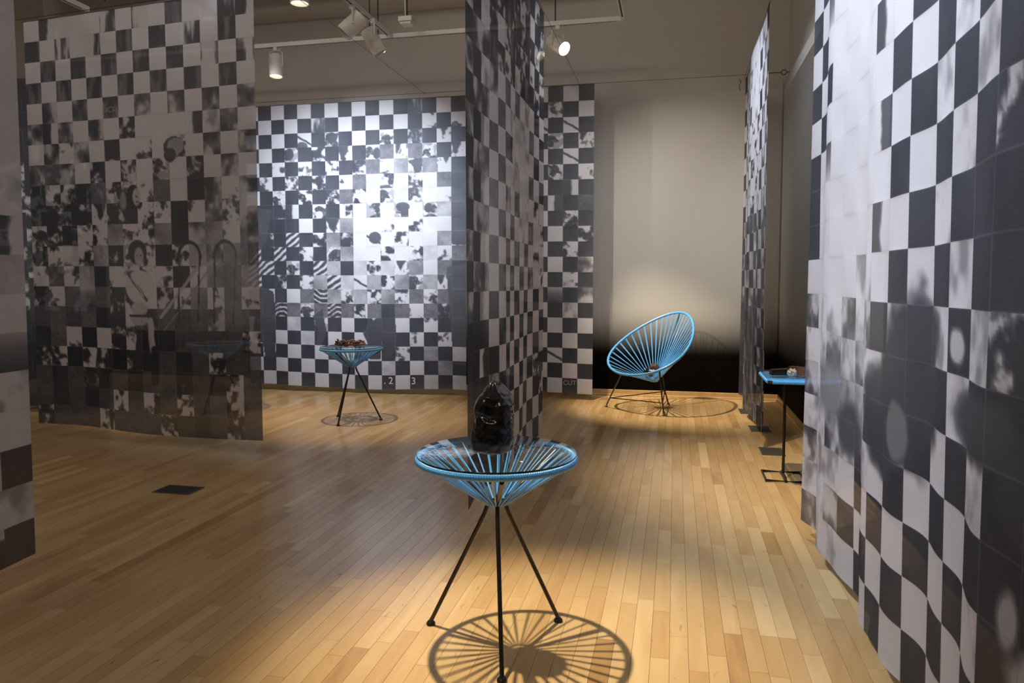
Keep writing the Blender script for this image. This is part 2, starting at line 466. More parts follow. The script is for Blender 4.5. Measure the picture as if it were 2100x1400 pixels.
def cell_tone(code, u, v, X, Y, seed):
    """u,v in 0..1 inside the cell (v downwards); X,Y banner cell coordinates"""
    h = (seed * 0.6180339) % 1.0; h2 = (seed * 0.7548776) % 1.0
    one = np.ones_like(u)
    if code == '.': return .95 * one + .05 * (fbm(X * 2, Y * 2, 3) - .5)
    if code == '#': return .07 * one + .09 * (fbm(X * 1.5, Y * .7, 4) - .5)
    if code == 'k': return .03 * one
    if code == 'm': return np.clip(.60 + .28 * (fbm(X * .7, Y * .7, 1) - .5) * 2 + .10 * (vnoise(X * 11, Y * 11, 2) - .5), 0, 1)
    if code == 'p': return .82 + .14 * (fbm(X * 2, Y * 2, 1) - .5) * 2
    if code == 'g': return .36 + .16 * (fbm(X * 3, Y * 3, 6) - .5) * 2 + .16 * (vnoise(X * 12, Y * 12, 2) - .5)
    if code == 'e': return .22 + .10 * (fbm(X * 3, Y * 3, 6) - .5) * 2 + .12 * (vnoise(X * 12, Y * 12, 2) - .5)
    if code == 'f': return .06 + .90 * step(fbm(X * 2.6, Y * 2.6, 8, 4), .39, .57)
    if code == 'l': return .15 + .80 * step(fbm(X * 2.2, Y * 2.2, 9, 4), .27, .45)
    if code == 'd': return .08 + .80 * step(fbm(X * 2.0, Y * 2.0, 10, 4), .53, .71)
    if code == 'c': return .10 + .55 * step(fbm(X * 4.2, Y * 4.2, 12, 3), .45, .62)
    if code == 'w': return .12 + .72 * step(fbm(X * 1.6, Y * 1.3, 13, 3), .28, .72)
    if code == 'v': return .60 + .38 * step(fbm(X * 1.8, Y * 1.4, 23, 3), .25, .6)
    if code == 't': return .08 + .36 * step(fbm(X * 3.5, Y * .8, 14, 3), .35, .75)
    if code == 'u':
        s = fbm(X * 2.8, Y * .55, 15, 3)
        return .10 + .82 * step(s + .10 * (1 - v), .38, .64)
    if code == 's':
        a = .9; q = (X * cos(a) + Y * sin(a)) * 2.6 + .9 * fbm(X, Y, 2)
        return .08 + .85 * step(np.abs((q % 1) - .5), .20, .30)
    if code == 'b':
        q = (Y + .22 * np.sin(X * 3) + .3 * fbm(X * 2, Y * 2, 2)) * 2.8
        return .08 + .80 * step(np.abs((q % 1) - .5), .26, .36) * step(fbm(X, Y, 5), .3, .45)
    if code == 'n':   # collar: dark wedge on white shirt
        cx = .2 + .6 * h; w = (.2 + .35 * h2 - v * (.35 + .4 * h))
        d = step(np.abs(u - cx - .25 * (h2 - .5) * v) - w + .30 * (fbm(X * 3.5, Y * 3.5, 3) - .5), -.07, .07)
        return .10 + .85 * d * (1 - .6 * step(fbm(X * 4, Y * 4, 7), .62, .68))
    if code == 'h':   # head with a hat brim against light
        cx = .15 + .7 * h; cy = .15 + .6 * h2; an = (h * 7 % 1 - .5) * 1.6; sz = .8 + .9 * (h2 * 5 % 1)
        ux = ((u - cx) * cos(an) + (v - cy) * sin(an)) / sz; vy = (-(u - cx) * sin(an) + (v - cy) * cos(an)) / sz
        brim = (ux / .46) ** 2 + (vy / .11) ** 2
        crown = (ux / .25) ** 2 + ((vy + .10) / .17) ** 2
        face = ((ux - .02) / .18) ** 2 + ((vy - .20) / .24) ** 2
        sh = ((ux + .1) / .6) ** 2 + ((vy - .85) / .38) ** 2
        d = np.minimum(np.minimum(np.minimum(brim, crown), face), sh) + .9 * (fbm(X * 4, Y * 4, 3) - .5)
        body = .95 - .3 * step(fbm(X * 3, Y * 3, 17), .5, .56)
        fl = .10 + .35 * step(fbm(X * 7, Y * 7, 19), .6, .7)
        q = step(d, .72, 1.22); return fl * (1 - q) + body * q
    if code == 'r': return .2 + .6 * v + .1 * (fbm(X * 3, Y * 3, 1) - .5)
    if code == 'R': return .75 - .6 * v + .1 * (fbm(X * 3, Y * 3, 1) - .5)
    if code == 'x': return .10 + .8 * step(u - .55 - .25 * (fbm(X * 2, Y * 2, 5) - .5), -.08, .08)
    if code == 'y': return .95 - .8 * step(u - .45 - .3 * (fbm(X * 2, Y * 2, 5) - .5), -.08, .08)
    if code == 'a':   # dark mark crossing a light cell
        q = np.abs(v - .25 - .55 * u + .12 * (fbm(X * 4, Y * 4, 5) - .5))
        return .12 + .83 * step(q, .03, .12)
    return .5 * one


def banner(label, pa, pb, zb, zt, codes, fold, group=None, ncol=None, R=10, overlay=None, soften=0.0):
    """woven photograph hanging between pa and pb (x,y); codes: 20 strings, first character at pa"""
    rows = len(codes); cols = len(codes[0])
    A = Vector((pa[0], pa[1], 0)); B = Vector((pb[0], pb[1], 0)); D = B - A; Lg = D.length; D.normalize()
    N = Vector((-D.y, D.x, 0))
    root = empty('woven_banner', ((A.x + B.x) / 2, (A.y + B.y) / 2, zb), label, 'banner', group)
    e = .03
    g = np.concatenate([[0, e], np.linspace(e, 1 - e, R + 1)[1:-1], [1 - e, 1]])
    n = len(g); uu, vv = np.meshgrid(g, g)
    idx = np.arange(n * n).reshape(n, n)
    faces = np.stack([idx[:-1, :-1], idx[1:, :-1], idx[1:, 1:], idx[:-1, 1:]], -1).reshape(-1, 4)
    amp, kx, bowA = fold
    big = MB(); bigc = []
    count = 0
    cen = (A.x + B.x) / 2, (A.y + B.y) / 2
    for r in range(rows):
        for c in range(cols):
            code = codes[r][c]
            X = c + uu; Y = r + vv
            t = cell_tone(code, uu, vv, X, Y, r * 31 + c * 17 + 5)
            if overlay is not None: t = overlay(t, X, Y, code)
            # seam line round every patch
            edge = (uu <= 0) | (uu >= 1) | (vv <= 0) | (vv >= 1)
            t = np.where(edge, t + (.50 - t) * (.30 if code in '#kegt' else (.12 if code in '.pvm' else .2)), t)
            s = X / cols; w = (X * Lg / cols)
            zf = Y / rows
            off = amp * (np.sin(w * kx + 1.3 * np.sin(w * 1.7)) * (.35 + .9 * zf) + .5 * np.sin(w * kx * 2.3 + 2 + zf * 2.0) * zf)
            off = off + bowA * np.sin(pi * s) * zf
            pil = np.sin(pi * uu) * np.sin(pi * vv)
            off = off + (.0028 if (r + c) % 2 else -.0018) * np.sqrt(np.maximum(pil, 0))
            hem = .012 * np.sin(w * 3.1 + 1) * (Y / rows) ** 3
            z = zt + (zb - zt) * (Y / rows) + hem
            px = A.x + D.x * w + N.x * off; py = A.y + D.y * w + N.y * off
            P = np.stack([px, py, z], -1).reshape(-1, 3)
            t = np.clip(t, 0, 1).reshape(-1)
            if count < 300:
                c0 = P.mean(0)
                me = bpy.data.meshes.new('patch')
                me.vertices.add(len(P)); me.vertices.foreach_set('co', (P - c0).reshape(-1))
                nf = len(faces); me.loops.add(nf * 4); me.loops.foreach_set('vertex_index', faces.reshape(-1))
                me.polygons.add(nf); me.polygons.foreach_set('loop_start', np.arange(nf) * 4)
                me.polygons.foreach_set('use_smooth', np.ones(nf, bool))
                me.update(calc_edges=True); me.materials.append(M_voile)
                at = me.attributes.new('print', 'FLOAT', 'POINT'); at.data.foreach_set('value', t)
                o = bpy.data.objects.new('patch', me); COL.objects.link(o); o.parent = root
                o.location = (c0[0] - cen[0], c0[1] - cen[1], c0[2] - zb)
                count += 1
            else:
                big.add((P - np.array([cen[0], cen[1], zb])).tolist(), faces.tolist()); bigc.append(t)
    if bigc:
        o = big.build('patch_row', M_voile, root, smooth=False); o['kind'] = 'stuff'
        o.data.polygons.foreach_set('use_smooth', [True] * len(o.data.polygons))
        at = o.data.attributes.new('print', 'FLOAT', 'POINT'); at.data.foreach_set('value', np.concatenate(bigc))
    # top hem sleeve with the wire running through it
    hemm = MB()
    pts = []
    for i in range(41):
        w = Lg * i / 40
        off = amp * .35 * sin(w * kx + 1.3 * sin(w * 1.7))
        pts.append((A.x + D.x * w + N.x * off - cen[0], A.y + D.y * w + N.y * off - cen[1], zt - zb + .002))
    hemm.tube(pts, .0045, 6)
    h = hemm.build('hem', M_voile, root, True)
    at = h.data.attributes.new('print', 'FLOAT', 'POINT'); at.data.foreach_set('value', np.full(len(h.data.vertices), .45))
    
    def offat(X, Y):
        s_ = X / cols; w_ = X * Lg / cols; zf = Y / rows
        return amp * (np.sin(w_ * kx + 1.3 * np.sin(w_ * 1.7)) * (.35 + .9 * zf) + .5 * np.sin(w_ * kx * 2.3 + 2 + zf * 2.0) * zf) + bowA * np.sin(pi * s_) * zf
    return root, (A, D, N, Lg, cols, rows, zt, zb, cen, offat)


def lettering(info, root, text, col, row, size, arc=0.0, mat=None):
    """flat printed letters that follow the folds of the cloth; clipped to one patch like the print"""
    A, D, N, Lg, cols, rows, zt, zb, cen, offat = info
    cu = bpy.data.curves.new('t', 'FONT'); cu.body = text; cu.size = size; cu.extrude = .0003; cu.align_x = 'CENTER'; cu.align_y = 'CENTER'; cu.offset = .0006
    tmp = bpy.data.objects.new('t', cu); COL.objects.link(tmp)
    dg = bpy.context.evaluated_depsgraph_get(); me = bpy.data.meshes.new_from_object(tmp.evaluated_get(dg))
    bpy.data.objects.remove(tmp)
    me.materials.clear(); me.materials.append(mat or M_letter)
    cw = Lg / cols; ch_ = (zt - zb) / rows
    for v in me.vertices:
        X = col + v.co.x / cw; Y = row - v.co.y / ch_ + arc * (v.co.x / size) ** 2
        q = A + D * (X * cw) - N * (.0042 + v.co.z - float(offat(X, Y)))
        v.co = (q.x - cen[0], q.y - cen[1], zt + (zb - zt) * Y / rows - zb)
    o = bpy.data.objects.new('lettering', me); COL.objects.link(o); o.parent = root
    return o


B3 = [
    ".#.#.#.#.#.#u#.#",
    "#.#.#u#.#y#.#l#.",
    ".#.#a#h#.#h#h#n#",
    "#.#h#f#n#hgnghhn".replace('hhn', 'h#n'),
    ".#l#l#f#fgmmhmn#".replace('gmm', 'glm'),
    "#l#l#f#lgpm.f.g#".replace('gpm.f', 'gph.f'),
    ".#h#f#fgf.hph.l#",
    "##dx#h#f.h.h.hmd",
    "####.#nm..l.f..#",
    "#d#s#fmd.a.f..mf",
    "s#s#f#hm..f.fplg",
    "ss#h#sm#pfpnm.g#",
    "s#d#fmspamfmhmn#",
    "#x#.gbmhmfmfghg#",
    "##bghgbgfg#glgde",
    ".h#p#h#.#h#.#l#h",
    ".#.#p#.#.#h#l#l#",
    "#h#.#.#.#l#l#m#p",
    ".#.#.#.#.#p#.#m#",
    "#.#.#.#.#.#.#p#p",
]
B3[1] = "#.#.#u#.#.#.#l#."
B3[3] = "#.#h#f#n#hgngh#n"
B3[13] = "#x#.gbmhmfmfghg#"
B2 = [
    ".x...u.u.t..ux",
    "t.u.u.t.t.u.t.",
    ".t.t.t.t.t.u.u",
    "t.t.t.t.t.t.t.",
    ".w.w.w.w.w.w.w",
    "wxw.w.d...yvw.",
    ".wlw.d.l.h.w.w",
    "wgw.d.d.h.d.w.",
    "dhd#ghhlgl#wlw",
    "ddddnddfn#lwfw",
    "hd#lfmlfm#wmlw",
    "dnwfmdhl#fmwmg",
    "lglm#llfl#lmgm",
    "dlgRgdn.dlmlgl",
    "egeg#dlwgegwgg",
    "#glk.dlk#eeeef",
    "dfkfdkd#e#efee".replace('kk', '##'),
    "eked#e#eede#fe".replace('k', '#'),
    "e#e#efefefegfe",
    "deeefeeefe#efe",
]


def gen_b4():
    G = []
    for r in range(1, 21):
        s = ''
        for c in range(13):
            odd = (r + c) % 2
            if c == 0: k = '#' if (odd and r < 14) or r > 14 else 'w'
            elif c == 1: k = ('#' if odd else 'w') if r < 15 else '#'
            elif c == 2: k = ('v' if not odd else 'w') if r < 15 else ('y' if not odd and r < 17 else '#')
            elif r <= 5: k = ('d' if odd else ('l' if (c * r) % 3 else 't')) if c < 11 else ('#' if odd else 'f')
            elif r <= 13:
                k = 'g' if odd else '.'
                if odd and (c * 3 + r * 5) % 4 == 0: k = 't'
                if odd and (c + r * 3) % 7 == 0: k = 'w'
                if c in (6, 7) and 7 <= r <= 9: k = 'v' if odd else 'p'
                if c == 6 and r == 8: k = 'x'
                if c in (8, 9) and 6 <= r <= 11 and odd: k = 'v'
                if c >= 11: k = 'f' if odd and r > 9 else ('.' if not odd else '#')
            else:
                k = '#' if odd else '.'
                if not odd and (c * 2 + r) % 5 == 0: k = 'p'
                if r > 16 and c >= 9 and (c + 2 * r) % 3 == 0: k = 'f' if not odd else '#'
                if r >= 17 and c < 6: k = '#' if odd else 'w'
            s += k
        G.append(s)
    return G


B5 = [
    ".#.#.#", "#.#l#.", ".#a#a#", "#n#h#n", ".#.#a#", "#.#h#d".replace('#d', '#l'), ".#.#x#", "#.#y#e",
    ".#.#f#", "#.#.#f", ".#.#f#", "#.#.#c".replace('#c', '#w'), ".#.#l#", "#.#R#w", ".#.#v#", "#.#.#.", ".#.#.#", "#.#a#.", ".#.#.#", "#.#.#.",
]


def gen_b6():
    G = []
    for r in range(1, 21):
        s = ''
        for k0 in range(13):
            c = 12 - k0      # c counts from the near edge
            odd = (r + c) % 2
            if r <= 9:
                k = ('w' if (c * 5 + r * 3) % 3 else '#') if odd else '.'
                if c in (4, 5, 6) and odd: k = 'v' if r < 5 else 'f'
            elif r <= 14:
                k = ('t' if c % 3 else '#') if odd else ('v' if c % 2 else 'w')
            else:
                k = '#' if odd else ('w' if c > 1 else 'v')
                if c in (5, 6, 7): k = 't'
            if c == 0: k = {True: '#', False: 'v'}[bool(odd)] if r not in (8, 12, 13) else 'w'
            if c >= 11 and r > 14: k = '#'
            s += k
        G.append(s)
    return G


def gen_b7():
    G = []
    for r in range(1, 21):
        s = ''
        for c in range(16):
            if c < 3:
                k = '#' if (r + c) % 2 == 0 else '.'
                if r > 10: k = '#' if c == 0 and r in (11, 12) else ('.' if r < 14 else 'v')
                if c == 2 and r in (6, 9, 10, 11) and k == '#': k = 'r'
                if c == 0 and r > 13: k = 'v' if r % 2 else 'w'
            elif c < 7:
                k = '.' if r < 14 else ('v' if (r + c) % 2 else 'w')
                if r > 17 and c > 3: k = '#' if (r + c) % 2 == 1 else '.'
                if r == 13 and c > 4: k = 'v'
            elif c < 12:
                k = '#' if (r + c) % 2 == 1 else '.'
                if c == 7 and k == '#' and r < 14: k = 'y' if r % 4 else 'x'
                if k == '.' and c > 9 and r > 7 and r < 16: k = 'v'
                if k == '#' and c == 9 and r < 8: k = 'w'
            elif c == 12:
                k = '#' if (r + c) % 2 == 1 else ('v' if r > 9 else 'd')
                if r in (12, 13): k = '#'
            elif c == 13:
                k = '#' if r not in (8, 14, 11) else 'd'
            else:
                k = '#' if r not in (9, 15, 16, 18, 19) else 'd'
            s += k
        G.append(s)
    return G


def ov7(t, X, Y, code):
    # two large out-of-focus heads low on the cloth, an arm, a pale round face and bottle top
    def ell(cx, cy, rx, ry, val, soft=.25, only=None):
        nonlocal t
        d = np.sqrt(((X - cx) / rx) ** 2 + ((Y - cy) / ry) ** 2) + .55 * (fbm(X * 1.3, Y * 1.3, 31) - .5)
        q = 1 - step(d, 1 - soft, 1 + soft * .3)
        t = t * (1 - q) + val * q
    ell(9.1, 14.4, 1.5, 1.7, .10)
    ell(7.9, 15.3, 1.5, 1.3, .12)
    ell(8.6, 15.4, .55, .6, .45)
    ell(3.2, 15.3, 1.8, 1.0, .55, .6)
    ell(4.6, 16.2, .8, .7, .2, .5)
    ell(12.6, 14.6, 1.3, .55, .15, .4)
    ell(14.2, 15.2, 1.0, .75, .12)
    ell(14.6, 17.4, .9, .6, .75, .25)
    ell(11.4, 13.6, .35, .3, .85, .3)
    ell(13.7, 16.8, .28, .4, .7, .4)
    return t


def ov2(t, X, Y, code):
    def ell(cx, cy, rx, ry, val, soft=.1, m=None):
        nonlocal t
        d = np.sqrt(((X - cx) / rx) ** 2 + ((Y - cy) / ry) ** 2)
        q = 1 - step(d, 1 - soft, 1)
        if m is not None: q = q * m
        t = t * (1 - q) + val * q

    def capsule(x0, y0, x1, y1, w, val):
        nonlocal t
        dx, dy = x1 - x0, y1 - y0; k = np.clip(((X - x0) * dx + (Y - y0) * dy) / (dx * dx + dy * dy), 0, 1)
        d = np.hypot(X - x0 - k * dx, Y - y0 - k * dy); q = 1 - step(d, w * .8, w); t = t * (1 - q) + val * q
    # hat brim, woman in head scarf, smiling girl in a white shirt
    ell(9.3, 6.55, .62, .50, .12, .05); ell(9.38, 6.50, .50, .40, .62, .08); ell(9.1, 6.75, .50, .42, .62, .08, (X > 9.0) * 1.0); ell(9.05, 6.9, .36, .34, .10, .1)
    ell(6.75, 8.75, .42, .62, .05); ell(6.95, 8.75, .26, .45, .8, .15); ell(6.95, 8.72, .07, .05, .1, .3); ell(7.0, 8.98, .10, .04, .15, .3)
    ell(6.1, 8.9, .25, .5, .6, .3)
    ell(6.9, 11.35, .62, .62, .08, .12); ell(6.98, 11.55, .34, .50, .72, .2)
    ell(6.86, 11.48, .06, .035, .15, .3); ell(7.12, 11.5, .06, .035, .15, .3); ell(6.98, 11.78, .14, .05, .95, .3)
    ell(6.98, 13.0, .95, .85, .92, .08); capsule(6.3, 12.4, 7.4, 13.6, .09, .25); capsule(6.45, 12.5, 7.2, 13.4, .05, .8)
    ell(6.9, 14.0, .55, .35, .8, .1); ell(6.9, 14.5, .55, .35, .75, .1); capsule(6.3, 14.35, 7.4, 14.35, .05, .15)
    capsule(7.55, 14.6, 7.65, 16.0, .2, .8); capsule(6.9, 15.2, 6.7, 16.6, .25, .1); capsule(7.8, 16.0, 7.75, 17.4, .28, .05)
    # steps and rail, playground hoops
    capsule(8.2, 14.4, 10.9, 11.6, .10, .75); capsule(8.4, 15.0, 11.2, 12.1, .05, .6)
    for cx in (10.0, 12.1):
        d = np.hypot((X - cx), (Y - 11.6) * .9); q = 1 - step(np.abs(d - .62), .05, .09); q = q * (Y < 11.7); t = t * (1 - q) + .05 * q
        capsule(cx - .6, 11.6, cx - .75, 14.6, .05, .08); capsule(cx + .6, 11.6, cx + .4, 14.6, .05, .08)
    return t


def ov3(t, X, Y, code):
    def poly(pts, val, soft=.03):
        nonlocal t
        inside = np.zeros_like(X, bool); n = len(pts)
        for i in range(n):
            x0, y0 = pts[i]; x1, y1 = pts[(i + 1) % n]
            cond = ((y0 > Y) != (y1 > Y)) & (X < (x1 - x0) * (Y - y0) / ((y1 - y0) + 1e-9) + x0)
            inside ^= cond
        t = np.where(inside, val, t)

    def ell(cx, cy, rx, ry, val, soft=.12):
        nonlocal t
        d = np.sqrt(((X - cx) / rx) ** 2 + ((Y - cy) / ry) ** 2) + .15 * (fbm(X * 3, Y * 3, 41) - .5)
        q = 1 - step(d, 1 - soft, 1); t = t * (1 - q) + val * q
    light = code not in '#'
    if light:
        # row of workers at the right: hats, shoulders; they appear through the pale squares only
        for cx, cy, s in ((12.5, 2.0, .55), (15.3, 1.9, .5), (14.0, 1.95, .35)):
            ell(cx, cy, s, .14, .12); ell(cx, cy - .12, s * .5, .16, .25)
        ell(4.3, 2.95, .45, .35, .2); ell(6.5, 2.35, .48, .35, .1)
        ell(3.4, 3.45, .3, .45, .15); ell(9.8, 3.6, .3, .4, .08)
        ell(12.6, 4.4, .35, .28, .12); ell(11.6, 7.3, .5, .35, .1); ell(13.4, 7.4, .3, .35, .12)
        ell(9.6, 9.4, .45, .45, .15); ell(5.5, 7.35, .36, .22, .15); ell(5.5, 7.75, .3, .3, .9)
    # legs and skirts on the left, long legs in the middle
    poly([(0.9, 12.9), (1.9, 13.2), (2.0, 15.8), (1.9, 17.8), (1.15, 18.1), (1.0, 17.0), (.2, 16.6), (.6, 14.0)], .13)
    poly([(8.6, 15.9), (9.6, 15.0), (11.0, 14.9), (11.1, 16.6), (10.7, 17.8), (10.2, 17.8), (10.0, 16.6), (9.9, 17.9), (9.1, 17.9), (9.0, 16.8)], .13)
    poly([(4.9, 14.9), (5.6, 14.4), (5.9, 16.0), (5.5, 17.0), (5.1, 16.9), (5.3, 16.0)], .15)
    poly([(14.6, 11.5), (16.1, 11.2), (16.1, 18.3), (15.1, 18.2), (14.9, 15.8)], .16) if code not in '.p' else None
    poly([(15.0, 6.0), (16.1, 5.8), (16.1, 10.0), (15.0, 9.9)], .16)
    poly([(0, 7.1), (1.9, 7.3), (1.4, 9.6), (0, 11.2)], .14)
    return t


W = .06
b, info = banner('big bright woven black-and-white photo banner filling the right side of the picture', (.57, 3.43), (.585, 1.09), .07, 2.985, gen_b7(), (.016, 9.0, .03), 'woven photograph banners', R=16, overlay=ov7)
b, info = banner('dim sheer woven photo banner hanging crosswise on the left, over the floor register', (-4.57, 4.46), (-2.635, 4.285), .09, 2.99, B2, (.010, 3.4, .02), 'woven photograph banners', R=16, overlay=ov2)
l_ = lettering(info, b, 'HCH', 5.5, 4.62, .058, .12, M_letter_grey)
b, info = banner('brightly lit woven photo banner of workers on the back wall behind the round table', (-4.36, 6.885), (-2.005, 6.925), .055, 2.93, B3, (.012, 7.0, .0), 'woven photograph banners', R=15, overlay=ov3)
lettering(info, b, '. 2', 10.5, 19.42, .10); lettering(info, b, '3', 12.25, 19.42, .10)
b, info = banner('dim woven photo banner hanging edge-on in the middle behind the glazed sculpture', (-.925, 3.2), (-.905, 5.07), .08, 2.975, gen_b4(), (.014, 5.0, .01), 'woven photograph banners', R=15)
b, info = banner('narrow-looking woven photo banner by the back wall, left of the blue lounge chair', (-1.64, 6.975), (-.765, 6.98), .06, 2.985, B5, (.008, 7.0, .0), 'woven photograph banners', R=15)
lettering(info, b, 'CUT', 4.5, 19.3, .064, 0, M_letter_grey)
b, info = banner('bright woven photo banner seen nearly edge-on between the blue chair and the square table', (.60, 7.09), (.575, 5.19), .08, 2.975, gen_b6(), (.026, 4.6, .02), 'woven photograph banners', R=15)
B1m = ["v#y....#", "#v.#v.#.", "...v...#", "..x..#..", "v..v..#.", "....v...", ".v......", "...v....", "...v....", "..v.....", "v....v..", "yv.v..v.", "pvv..v..", "....v...", "R.vv....", "v.vv.v.v", "..wv....", "#ww#.v.#", "vvdv#v#.", "#dwd.#.#"]
b, info = banner('dim woven photo banner cut off by the left edge of the picture', (-2.412, 2.316), (-2.412, 1.15), .08, 2.985, B1m, (.010, 6.0, .01), 'woven photograph banners', R=15)
B8 = ["#######", "#######", "#######", "#######", "##x####", "ff#f#f#", "lf#ff#f", "#fff##f", "##f#f##", "f#ff#f#", "#ff#f#f", "f#f#ff#", "#f#f#f#", "#f#l#f#", "#######", "#######", "#######", "#######", "#######", "#######"]
b, info = banner('partly hidden dark woven photo banner showing in the gap at the far left', (-5.72, 5.22), (-4.70, 5.30), .05, 2.85, B8, (.010, 5.0, .0), 'woven photograph banners', R=10)


# ------------------------------------------------------------------ steel wires that carry the banners
def wire(name_label, p0, p1, rings=()):
    root = empty('steel_wire', ((p0[0] + p1[0]) / 2, (p0[1] + p1[1]) / 2, (p0[2] + p1[2]) / 2), name_label, 'wire', 'steel wires under the ceiling')
    c = root.location
    q = lambda p: (p[0] - c[0], p[1] - c[1], p[2] - c[2])
    MB().tube([q(p0), q(p1)], .0018, 6).build('cable', M_wire, root, True)
    return root, q


wire('thin steel wire running from above the far-left banner to the bright back-wall banner', (-2.43, YF, 2.995), (-2.43, 7.0, 2.985))
wire('thin steel wire carrying the dim middle banner', (-.91, YF, 3.0), (-.91, 7.0, 3.0))
wire('thin steel wire carrying the two banners at the right', (.578, YF, 3.005), (.595, 7.2, 3.005))
wire('thin steel wire carrying the dim crosswise banner at the left', (-6.85, 4.66, 3.012), (-2.43, 4.27, 3.010))
wb, q = wire('thin steel wire along the back wall with a turnbuckle and eye at its right end', (-5.0, 6.93, 2.985), (.62, 7.02, 3.0))
tb = MB()
tb.tube([q((.62, 7.02, 3.0)), q((.66, 7.02, 3.001)), q((.68, 7.02, 3.001))], [.0018, .004, .004], 8)
tb.tube([q((.68, 7.02, 3.001)), q((.72, 7.02, 3.007)), q((.76, 7.02, 3.001))], .003, 6)
tb.tube([q((.68, 7.02, 3.001)), q((.72, 7.02, 2.995)), q((.76, 7.02, 3.001))], .003, 6)
tb.tube([q((.76, 7.02, 3.001)), q((.90, 7.02, 3.003))], .004, 8)
tb.build('turnbuckle', M_wire, wb, True)
MB().tube([q((.92 + .022 * cos(a), 7.02, 3.003 + .022 * sin(a))) for a in np.linspace(0, 2 * pi, 17)[:-1]], .004, 8, closed=True).build('eye', M_wire, wb, True)
MB().tube([q((.942, 7.02, 3.003)), q((.972, 7.02, 3.003))], .004, 8).build('screw', M_wire, wb, True)
tk = empty('cord_clip', (.545, 7.05, 2.92), 'small metal clip dangling at the far top corner of the edge-on bright banner', 'clip')
MB().tube([(0, 0, .05), (.012, 0, .02), (-.002, 0, .0), (.004, 0, -.05)], .004, 6).build('clip_body', M_wire, tk, True)


# ------------------------------------------------------------------ lighting track, rods, lamps
def track(p0, p1, label):
    root = empty('track', ((p0[0] + p1[0]) / 2, (p0[1] + p1[1]) / 2, p0[2]), label, 'lighting track', 'white lighting tracks')
    c = root.location; w = .018; h = .034
    if abs(p1[0] - p0[0]) > abs(p1[1] - p0[1]):
        a = (min(p0[0], p1[0]) - c.x, -w, 0); b2 = (max(p0[0], p1[0]) - c.x, w, h)
        s = ((a[0] + .06, -.006, -.0012), (b2[0] - .06, .006, .0))
        lip = [((a[0], -w, -.004), (b2[0], -w + .005, 0)), ((a[0], w - .005, -.004), (b2[0], w, 0))]
    else:
        a = (-w, min(p0[1], p1[1]) - c.y, 0); b2 = (w, max(p0[1], p1[1]) - c.y, h)
        s = ((-.006, a[1] + .06, -.0012), (.006, b2[1] - .06, .0))
        lip = [((-w, a[1], -.004), (-w + .005, b2[1], 0)), ((w - .005, a[1], -.004), (w, b2[1], 0))]
    MB().box(a, b2, .002).build('rail', M_white, root)
    MB().box(*s).build('slot', M_slot, root)
    m = MB()
    for l in lip: m.box(*l)
    m.build('lip', M_white, root)
    return root


TZ = 3.30
track((-6.4, 6.26, TZ), (-.452, 6.26, TZ), 'white lighting track running parallel to the back wall')
track((-2.495, 6.235, TZ), (-2.495, 1.6, TZ), 'white lighting track coming towards the camera with the two beige spotlights on it')
track((-4.62, 5.12, TZ), (-4.62, 1.6, TZ), 'white lighting track at the upper left above the dim crosswise banner')
track((-.452, 6.235, TZ), (-.452, 1.6, TZ), 'white lighting track turning the corner at the top right of the middle banner')


def rod(x, y, z0, label, r=.005):
    o = MB().tube([(0, 0, 0), (0, 0, ZC - z0)], r, 8).build('suspension_rod', M_slot, None, True, (x, y, z0))
    return setp(o, label, 'rod', 'thin rods hanging from the ceiling')


rod(-2.70, 6.26, TZ + .034, 'thin dark rod holding up the track, just left of the two beige spotlights')
rod(-2.62, 6.26, TZ + .034, 'thin dark rod holding up the track, above the two beige spotlights')
rod(-1.02, 6.26, TZ + .034, 'thin dark rod holding the track to the right of the middle banner')
rod(-4.40, 5.05, TZ + .034, 'thin dark rod over the top edge of the dim crosswise banner')
# junction box on its own rod
jb = empty('junction_box', (-2.24, 5.98, 3.30), 'small grey box hanging on a rod and cable above the track', 'junction box')
MB().box((-.06, -.06, .02), (.06, .06, .06), .003).build('box_body', M_duct, jb)
MB().box((-.048, -.048, .0), (.048, .048, .02), .003).build('box_cover', M_white, jb)
MB().tube([(0, 0, .06), (0, 0, ZC - 3.3)], .006, 8).build('rod', M_slot, jb, True)
MB().tube([(-.015, 0, .06), (-.02, 0, .25), (-.06, 0, .38), (-.30, 0, .80), (-.5, 0, 1.4)], .006, 8).build('cable', M_white, jb, True)


